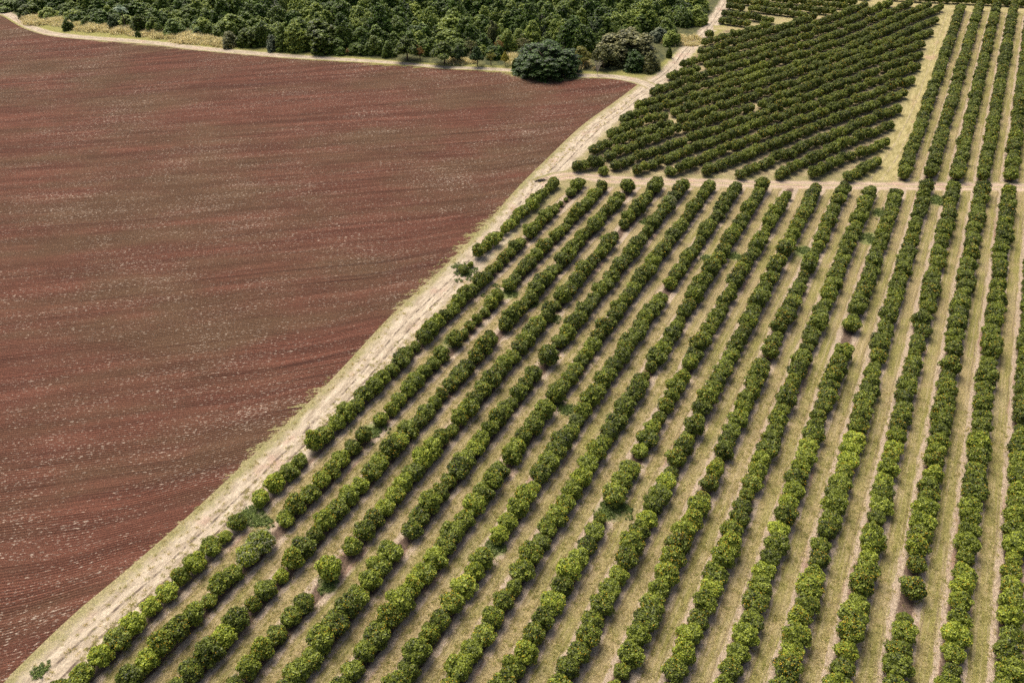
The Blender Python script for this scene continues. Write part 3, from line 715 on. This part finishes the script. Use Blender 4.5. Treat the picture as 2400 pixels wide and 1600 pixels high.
def place_tree(px, top, bottom, w, kind, mat, label, name='forest_tree', cat='tree', group=None, tint=None):
    """a tree given by the box it fills in the photo; its foot goes on the ground, its size follows from the distance"""
    kk = lambda yy: (yy + 663) * _cP / CAM_Z
    k = kk(bottom); ratio = (bottom + 663) * _cP / F_PX
    foot = bottom - w * .5 * ratio * (.8 if kind not in ('umb', 'sparse', 'bare', 'twig') else .1)
    b = at(px, foot); W = w / kk(foot)
    lo, hi = .5, 60.0
    for _ in range(30):
        m = (lo + hi) / 2; lo, hi = (m, hi) if pix(b.x, b.y, m)[1] > top + w * .05 else (lo, m)
    H = lo
    e = bpy.data.objects.new(name, None); COL.objects.link(e); e.location = (b.x, b.y, 0); e.rotation_euler = (0, 0, rnd.uniform(0, 6.28)); e.scale = (W / 10, W / 10, H / 12)
    tag(e, label, cat, group)
    me = {'lush': lambda: rnd.choice(V_LUSH), 'cone': lambda: rnd.choice(V_CONE), 'umb': lambda: rnd.choice(V_UMB), 'shrub': lambda: rnd.choice(V_SHRUB), 'ficus': lambda: V_FICUS, 'sparse': lambda: rnd.choice(V_SPARSE), 'bare': lambda: None, 'twig': lambda: None}[kind]()
    if me is not None:
        c = link('crown', me, e)
        if mat is not None: c.material_slots[0].link = 'OBJECT'; c.material_slots[0].material = mat
        else: c['tint'] = .3 if tint is None else tint
    link('trunk', {'bare': T_PALE, 'twig': T_TWIG}.get(kind) or rnd.choice(T_STD), e)
    return e, H, W

SPECIAL = [
 (1283, 86, 190, 158, 'ficus', G_TL, 'huge dark spreading tree standing alone at the edge of the ploughed field'),
 (1468, 57, 163, 138, 'lush', G_BR, 'wide brownish grey thinning tree right of the huge dark tree'),
 (1415, 100, 160, 58, 'umb', G_OL, 'olive tree at the left front of the brownish clump by the field corner'),
 (1486, 112, 170, 66, 'lush', G_TL, 'dark bluish green tree in front of the brownish grey tree'),
 (1521, 117, 173, 50, 'lush', G_OL, 'dark olive round tree nearest the bend of the dirt track'),
 (1361, 104, 155, 48, 'umb', G_YL, 'pale yellow green tree close behind the huge dark tree on its right'),
 (1400, 130, 177, 30, 'twig', None, 'leafless grey shrub between the huge dark tree and the brownish clump'),
 (1542, 60, 100, 46, 'lush', G_SV, 'silvery pale leaved tree just right of the brownish grey tree'),
 (1372, 71, 112, 36, 'sparse', G_OR, 'rusty orange tree in the forest edge above the yellow green tree'),
 (1384, 88, 110, 13, 'sparse', G_BY, 'little bright yellow tree beside the rusty orange tree'),
 (1266, 24, 76, 32, 'bare', None, 'bare white branched tree rising among green crowns above the huge dark tree'),
 (1277, 54, 96, 30, 'cone', G_SV, 'small silvery green tree at the foot of the bare white tree'),
 (1315, 62, 108, 44, 'lush', G_OL, 'olive crown directly above the huge dark tree, right of the silvery one'),
 (1350, 44, 104, 50, 'lush', G_DK, 'dark crown behind the rusty orange tree'),
 (1402, 34, 106, 52, 'lush', G_DK, 'tall dark crown left of the brownish grey tree'),
 (1119, 105, 156, 35, 'umb', G_TL, 'small dark tree with a visible trunk at the right end of the grass strip'),
 (1151, 112, 154, 31, 'sparse', G_YL, 'thin yellow green tree with forked trunk beside the small dark tree'),
 (1184, 119, 155, 18, 'umb', G_BY, 'little bright yellow tree left of the huge dark tree'),
 (1170, 84, 128, 30, 'sparse', G_OR, 'orange yellow thin tree behind the thin yellow green tree'),
 (1232, 38, 98, 42, 'cone', G_LT, 'pointed bright green vine covered tree left of the bare white tree'),
 (1155, 42, 106, 32, 'cone', G_OL, 'narrow olive column of vines left of the pointed bright green tree'),
 (1227, 76, 130, 44, 'sparse', G_BR, 'brown thin tree at the upper left shoulder of the huge dark tree'),
 (1206, 134, 168, 15, 'shrub', G_MD, 'narrow green shrub touching the left side of the huge dark tree'),
 (1568, 104, 138, 15, 'shrub', G_MD, 'small dark green shrub alone on grass by the dirt track'),
 (955, 82, 142, 62, 'umb', G_MD, 'left of two umbrella crowned trees on the grass strip by the forest track'),
 (1042, 92, 151, 62, 'umb', G_MD, 'right of two umbrella crowned trees on the grass strip by the forest track'),
 (1074, 108, 150, 30, 'umb', G_DK, 'small tree leaning on the right of the right umbrella crowned tree'),
 (985, 101, 143, 27, 'sparse', G_OR, 'orange brown thin tree between the two umbrella crowned trees'),
 (1104, 84, 128, 42, 'sparse', G_OL, 'thin olive tree behind the small dark tree with visible trunk'),
 (816, 110, 131, 15, 'sparse', G_OR, 'tiny dry tan tree at the forest foot, left half of the track'),
 (755, 31, 130, 108, 'lush', G_MD, 'massive vine draped tree bulging over the forest track'),
 (641, 72, 123, 42, 'shrub', G_SV, 'greyish green tree left of the massive vine draped tree'),
 (541, 70, 114, 56, 'lush', G_OL, 'olive bushy tree where the tall dry grass ends'),
 (584, 59, 115, 56, 'lush', G_MD, 'green bushy tree right of the olive bushy tree'),
 (654, 0, 50, 36, 'bare', None, 'pale trunked tall tree in a gap above the massive vine draped tree'),
 (412, 40, 88, 58, 'lush', G_LT, 'bright green round tree behind the tall dry grass, right part'),
 (497, 92, 106, 10, 'shrub', G_MD, 'tiny green sapling in the tall dry grass by the track'),
 (161, 41, 74, 30, 'shrub', G_MD, 'lone green shrub standing in the left patch of tall dry grass'),
 (325, 69, 89, 17, 'shrub', G_MD, 'small round green bush between two patches of dry grass'),
 (72, 5, 46, 52, 'lush', G_MD, 'green tree at the inside of the track bend in the far left corner'),
 (331, 29, 78, 44, 'lush', G_MD, 'green tree right of the palm'),
 (268, 34, 70, 32, 'lush', G_DK, 'dark green tree left of the palm'),
]
for s_ in SPECIAL: place_tree(*s_)

RANK1 = [(369, 34, 82, 42), (465, 58, 88, 32), (494, 54, 86, 30), (478, 36, 84, 46), (531, 38, 90, 54), (622, 42, 112, 46), (668, 50, 122, 50), (700, 42, 124, 60), (812, 46, 122, 46), (795, 84, 131, 48), (838, 96, 132, 44), (850, 56, 124, 48),
         (880, 76, 133, 50), (912, 92, 136, 36), (978, 58, 118, 52), (1004, 84, 132, 42), (1096, 66, 118, 50), (1072, 84, 124, 40), (1190, 62, 122, 40), (1135, 76, 128, 42), (1560, 40, 84, 46), (1600, 14, 66, 48), (1630, 10, 62, 48), (1572, 66, 110, 40), (1440, 40, 96, 46), (1500, 30, 80, 52),
         (176, 18, 56, 44), (230, 16, 60, 44), (120, 12, 50, 46), (208, 36, 64, 30), (20, -6, 30, 60)]
RANK2 = [(862, 33, 78, 34), (905, 40, 88, 36), (945, 36, 90, 38), (1015, 32, 92, 56), (1050, 52, 106, 52), (1082, 0, 84, 36), (900, 6, 60, 66), (975, 2, 70, 58), (482, 20, 58, 38), (518, 18, 60, 42), (446, 10, 58, 50), (592, 2, 70, 58), (573, 34, 74, 42), (312, 8, 50, 44),
         (400, 6, 52, 46), (356, 6, 50, 42), (265, 2, 44, 42), (1190, 20, 82, 44), (1310, 8, 70, 50), (1360, 6, 64, 48), (1135, 8, 74, 44), (840, 8, 66, 50), (790, 10, 70, 46), (1420, 10, 62, 46), (1225, 4, 60, 40), (1520, 12, 58, 44), (700, 14, 66, 30), (622, 14, 62, 40)]
GF = 'forest trees along the edge of the field track'
TN = ['deep green', 'dark green', 'mid green', 'leafy green', 'light green', 'pale green']
for rank, txt, lst in ((1, 'front rank', RANK1), (2, 'second rank', RANK2)):
    lst = sorted(lst)
    for i, (x, a, b, w) in enumerate(lst):
        tt = rnd.choice([rnd.uniform(0, .25), rnd.uniform(.2, 1)])
        place_tree(x, a, b, w * 1.12, rnd.choice(['lush', 'lush', 'lush', 'cone']), None, f"{TN[min(5, int(tt * 6))]} tangled tree, {ORD(i + 1)} from the left in the {txt} of the forest edge", group=GF, tint=tt)

# palm
def palm():
    b = at(295, 66); e = bpy.data.objects.new('palm_tree', None); COL.objects.link(e); e.location = b
    tag(e, 'palm with arching feathery fronds at the forest edge behind dry grass', 'palm tree')
    v, f_ = tube([(0, 0, -.1), (.2, .1, 4), (.1, 0, 8.6)], [.3, .24, .18], 8); link('trunk', mesh_np('palm_trunk', v, [f_], [BARK]), e)
    m = leaf_mat('palm_leaves', hexc('3f5a3c'), hexc('8fa582')); rs = np.random.RandomState(5)
    for k in range(18):
        a = k * 2.4; el = rs.uniform(-.1, 1.1); V, Fq = [], []; L = rs.uniform(3.4, 4.4)
        for j in range(26):
            t = j / 25; x = L * t * math.cos(el) * (1 - .15 * t); z = L * t * math.sin(el) - 2.6 * t * t
            for sgn in (-1, 1):
                ll = .95 * math.sin(math.pi * min(1, t * .9 + .1)) + .15; n0 = len(V)
                V += [(x, 0, z), (x + .12, 0, z), (x + .35, sgn * ll, z - .35 * ll), (x + .28, sgn * ll, z - .35 * ll)]; Fq.append((n0, n0 + 1, n0 + 2, n0 + 3))
        V = np.array(V); c, s2 = math.cos(a), math.sin(a); V = np.stack([V[:, 0] * c - V[:, 1] * s2, V[:, 0] * s2 + V[:, 1] * c, V[:, 2] + 8.6], 1)
        link('frond', mesh_np('frond', V, [np.array(Fq)], [m], attrs={'lv': ('FACE', rs.uniform(0, 1, len(Fq)))}), e)
palm()

# the rest of the forest, one mass
pts = []
occ = []
for x in np.arange(-420, 150, 7.2):
    for y in np.arange(300, 560, 7.2):
        X_, Y_ = x + rnd.uniform(-2.6, 2.6), y + rnd.uniform(-2.6, 2.6)
        if sdist(forest_poly, np.array(X_), np.array(Y_)) < 9: continue
        px, py, dep = pix(X_, Y_, 0)
        if not (-260 < px < 1900): continue
        near = py > 60 and px > 1180                       # edge by the big trees is built tree by tree
        front = sdist(forest_poly, np.array(X_), np.array(Y_)) < 22
        if near and front: continue
        if 1470 < px < 1600 and -4 < py < 12: continue     # far track shows through here
        if 672 < px < 712 and 0 < py < 46: continue        # tan clearing
        s_ = rnd.choice([rnd.uniform(.6, .9), rnd.uniform(.8, 1.4)]); h_ = s_ * rnd.uniform(.7, 1.05) * (.6 if front else .95)
        pts.append((X_, Y_, 0, rnd.uniform(0, 6.28), s_, h_, rnd.randrange(9), max(0, min(1, rnd.choice([rnd.gauss(.1, .12), rnd.gauss(.65, .25)])))))
scatter('forest', V_LUSH + V_CONE, pts, 'dense dark green forest stretching back behind the edge trees', 'forest')

# ---------------------------------------------------------------- grasses and weeds
def tuft(name, n, h, spread, mat, seed, wd=.03):
    rs = np.random.RandomState(seed); V, Fq = [], []
    for i in range(n):
        a = rs.uniform(0, 6.283); r = abs(rs.normal()) * spread * .5; x, y = math.cos(a) * r, math.sin(a) * r; hh = h * rs.uniform(.5, 1.1); lean = rs.uniform(.1, .6) * hh
        b = rs.uniform(0, 6.283); dx, dy = math.cos(b) * lean, math.sin(b) * lean; px_, py_ = -math.sin(b) * wd, math.cos(b) * wd; k = len(V)
        V += [(x - px_, y - py_, 0), (x + px_, y + py_, 0), (x + dx * .4 + px_, y + dy * .4 + py_, hh * .65), (x + dx * .4 - px_, y + dy * .4 - py_, hh * .65), (x + dx, y + dy, hh), ]
        Fq += [(k, k + 1, k + 2, k + 3)]
        V += [(x + dx + px_ * .3, y + dy + py_ * .3, hh * .98)]; Fq += [(k + 3, k + 2, k + 5, k + 4)]
    return mesh_np(name, np.array(V), [np.array(Fq)], [mat], attrs={'lv': ('FACE', rs.uniform(0, 1, len(Fq)))})
STRAW = leaf_mat('straw_blades', hexc('b8a874'), hexc('f0e6bc'), (hexc('969850'), hexc('cac882')), .5)
TALL = [tuft('tall_tuft', 150, 1.5, 2.2, STRAW, 600 + i, .09) for i in range(3)]
SHORT = [tuft('short_tuft', 46, .34, .8, STRAW, 610 + i, .035) for i in range(4)]
pts = []
for x0, x1, ya, yb, n in ((66, 160, 42, 62, 620), (170, 262, 56, 76, 720), (230, 300, 62, 80, 200), (300, 372, 66, 88, 240), (340, 420, 78, 92, 160), (400, 505, 80, 106, 620), (505, 545, 100, 112, 80), (1060, 1110, 138, 152, 130), (1180, 1205, 130, 150, 40), (1540, 1640, 84, 110, 160), (1330, 1400, 140, 165, 60)):
    for i in range(n):
        u = rnd.random(); px = x0 + (x1 - x0) * u; py = ya + (yb - ya) * (rnd.random() * .75 + u * .25); b = at(px, py)
        hs = math.sin(px * .21) + math.sin(px * .083 + 2) + math.sin(py * .5 + px * .05)
        if rnd.random() > .62 + .3 * hs: continue
        s_ = rnd.uniform(.5, .9) * (1.1 + .28 * hs); pts.append((b.x, b.y, 0, rnd.uniform(0, 6.28), s_, s_ * rnd.uniform(.8, 1.25), rnd.randrange(3), max(0, rnd.gauss(.08, .2))))
scatter('tall_dry_grass', TALL, pts, 'tall straw coloured grass between the forest and the dirt track', 'dry grass')
pts = []
ed = field_poly[:34]
def strip(poly, step, lo, hi, n, tint, smin=.6, smax=1.3):
    for a, b in zip(poly, poly[1:]):
        d = np.array(b) - np.array(a); L = np.linalg.norm(d)
        if L < .1: continue
        nrm = np.array([d[1], -d[0]]) / L
        for i in range(int(L / step)):
            for _ in range(n):
                p = np.array(a) + d * rnd.random() + nrm * rnd.uniform(lo, hi); q_ = pix(p[0], p[1])
                if -40 < q_[0] < 2440 and -20 < q_[1] < 1640:
                    s_ = rnd.uniform(smin, smax); pts.append((p[0], p[1], .02, rnd.uniform(0, 6.28), s_, s_, rnd.randrange(4), max(0, min(1, rnd.gauss(tint, .25)))))
strip(ed[:22], 1.2, -1.4, 2.8, 2, .2, .4, .9)
# lane grass between the nearest rows
for N in range(1, 21):
    for i in range(500):
        s_ = 25 + 120 * rnd.random() ** 1.3; x, y = row_pt(N + .5 + rnd.gauss(0, .17), s_)
        q_ = pix(x, y)
        if 0 < q_[0] < 2400 and 430 < q_[1] < 1620:
            k = rnd.uniform(.5, 1.0); pts.append((x, y, 0, rnd.uniform(0, 6.28), k, k * .6, rnd.randrange(4), max(0, min(1, rnd.gauss(.5, .3)))))
scatter('verge_grass', SHORT, pts, 'short dry and green grass tufts along the track verge and lanes', 'grass')

# weeds: low leafy patches
WEED = leaf_mat('weed_leaves', hexc('4a5a28'), hexc('93a354'))
rs = np.random.RandomState(77)
WM = [build_crown('weed', [((rs.normal() * .5, rs.normal() * .5, .15), (.35, .35, .22)) for _ in range(7)], 18, .12, .07, WEED, rs, .6) for _ in range(3)]
pts = []
for a, b, c in WP:
    if c > 5: continue
    for i in range(int(6 * c)):
        r = abs(rnd.gauss(0, .5)) * c; th = rnd.uniform(0, 6.28); k = rnd.uniform(.4, 1.1); pts.append((a + math.cos(th) * r, b + math.sin(th) * r, 0, th, k, k, rnd.randrange(3), 0))
scatter('weeds', WM, pts, 'bright green weeds sprouting in the gaps of the rows', 'weeds')

# piles of dark burnt prunings on the track
CHAR = flat_mat('charred_wood', hexc('2c2728'))
def pile(px, py, L, W, rot, label):
    rs = np.random.RandomState(int(px)); ts = []
    for i in range(90):
        c = np.array([rs.normal() * L * .28, rs.normal() * W * .3, rs.uniform(.03, .35)]); d = norm(np.array([rs.normal() * 2, rs.normal(), rs.normal() * .25])) * rs.uniform(.3, .8)
        ts.append(tube([c - d, c + d], [.05, .03], 3))
    v, f_ = join_tubes(ts); o = link('branch_pile', mesh_np('branch_pile', v, [f_], [CHAR])); b = at(px, py); o.location = (b.x, b.y, .03); o.rotation_euler = (0, 0, rot)
    tag(o, label, 'branch pile')
pile(1268, 424, 3.6, 1.3, .35, 'blackened pile of prunings on the track at the corner by the cross track')
pile(1078, 636, 2.2, .9, .8, 'small dark pile of prunings among green weeds beside the dirt track')
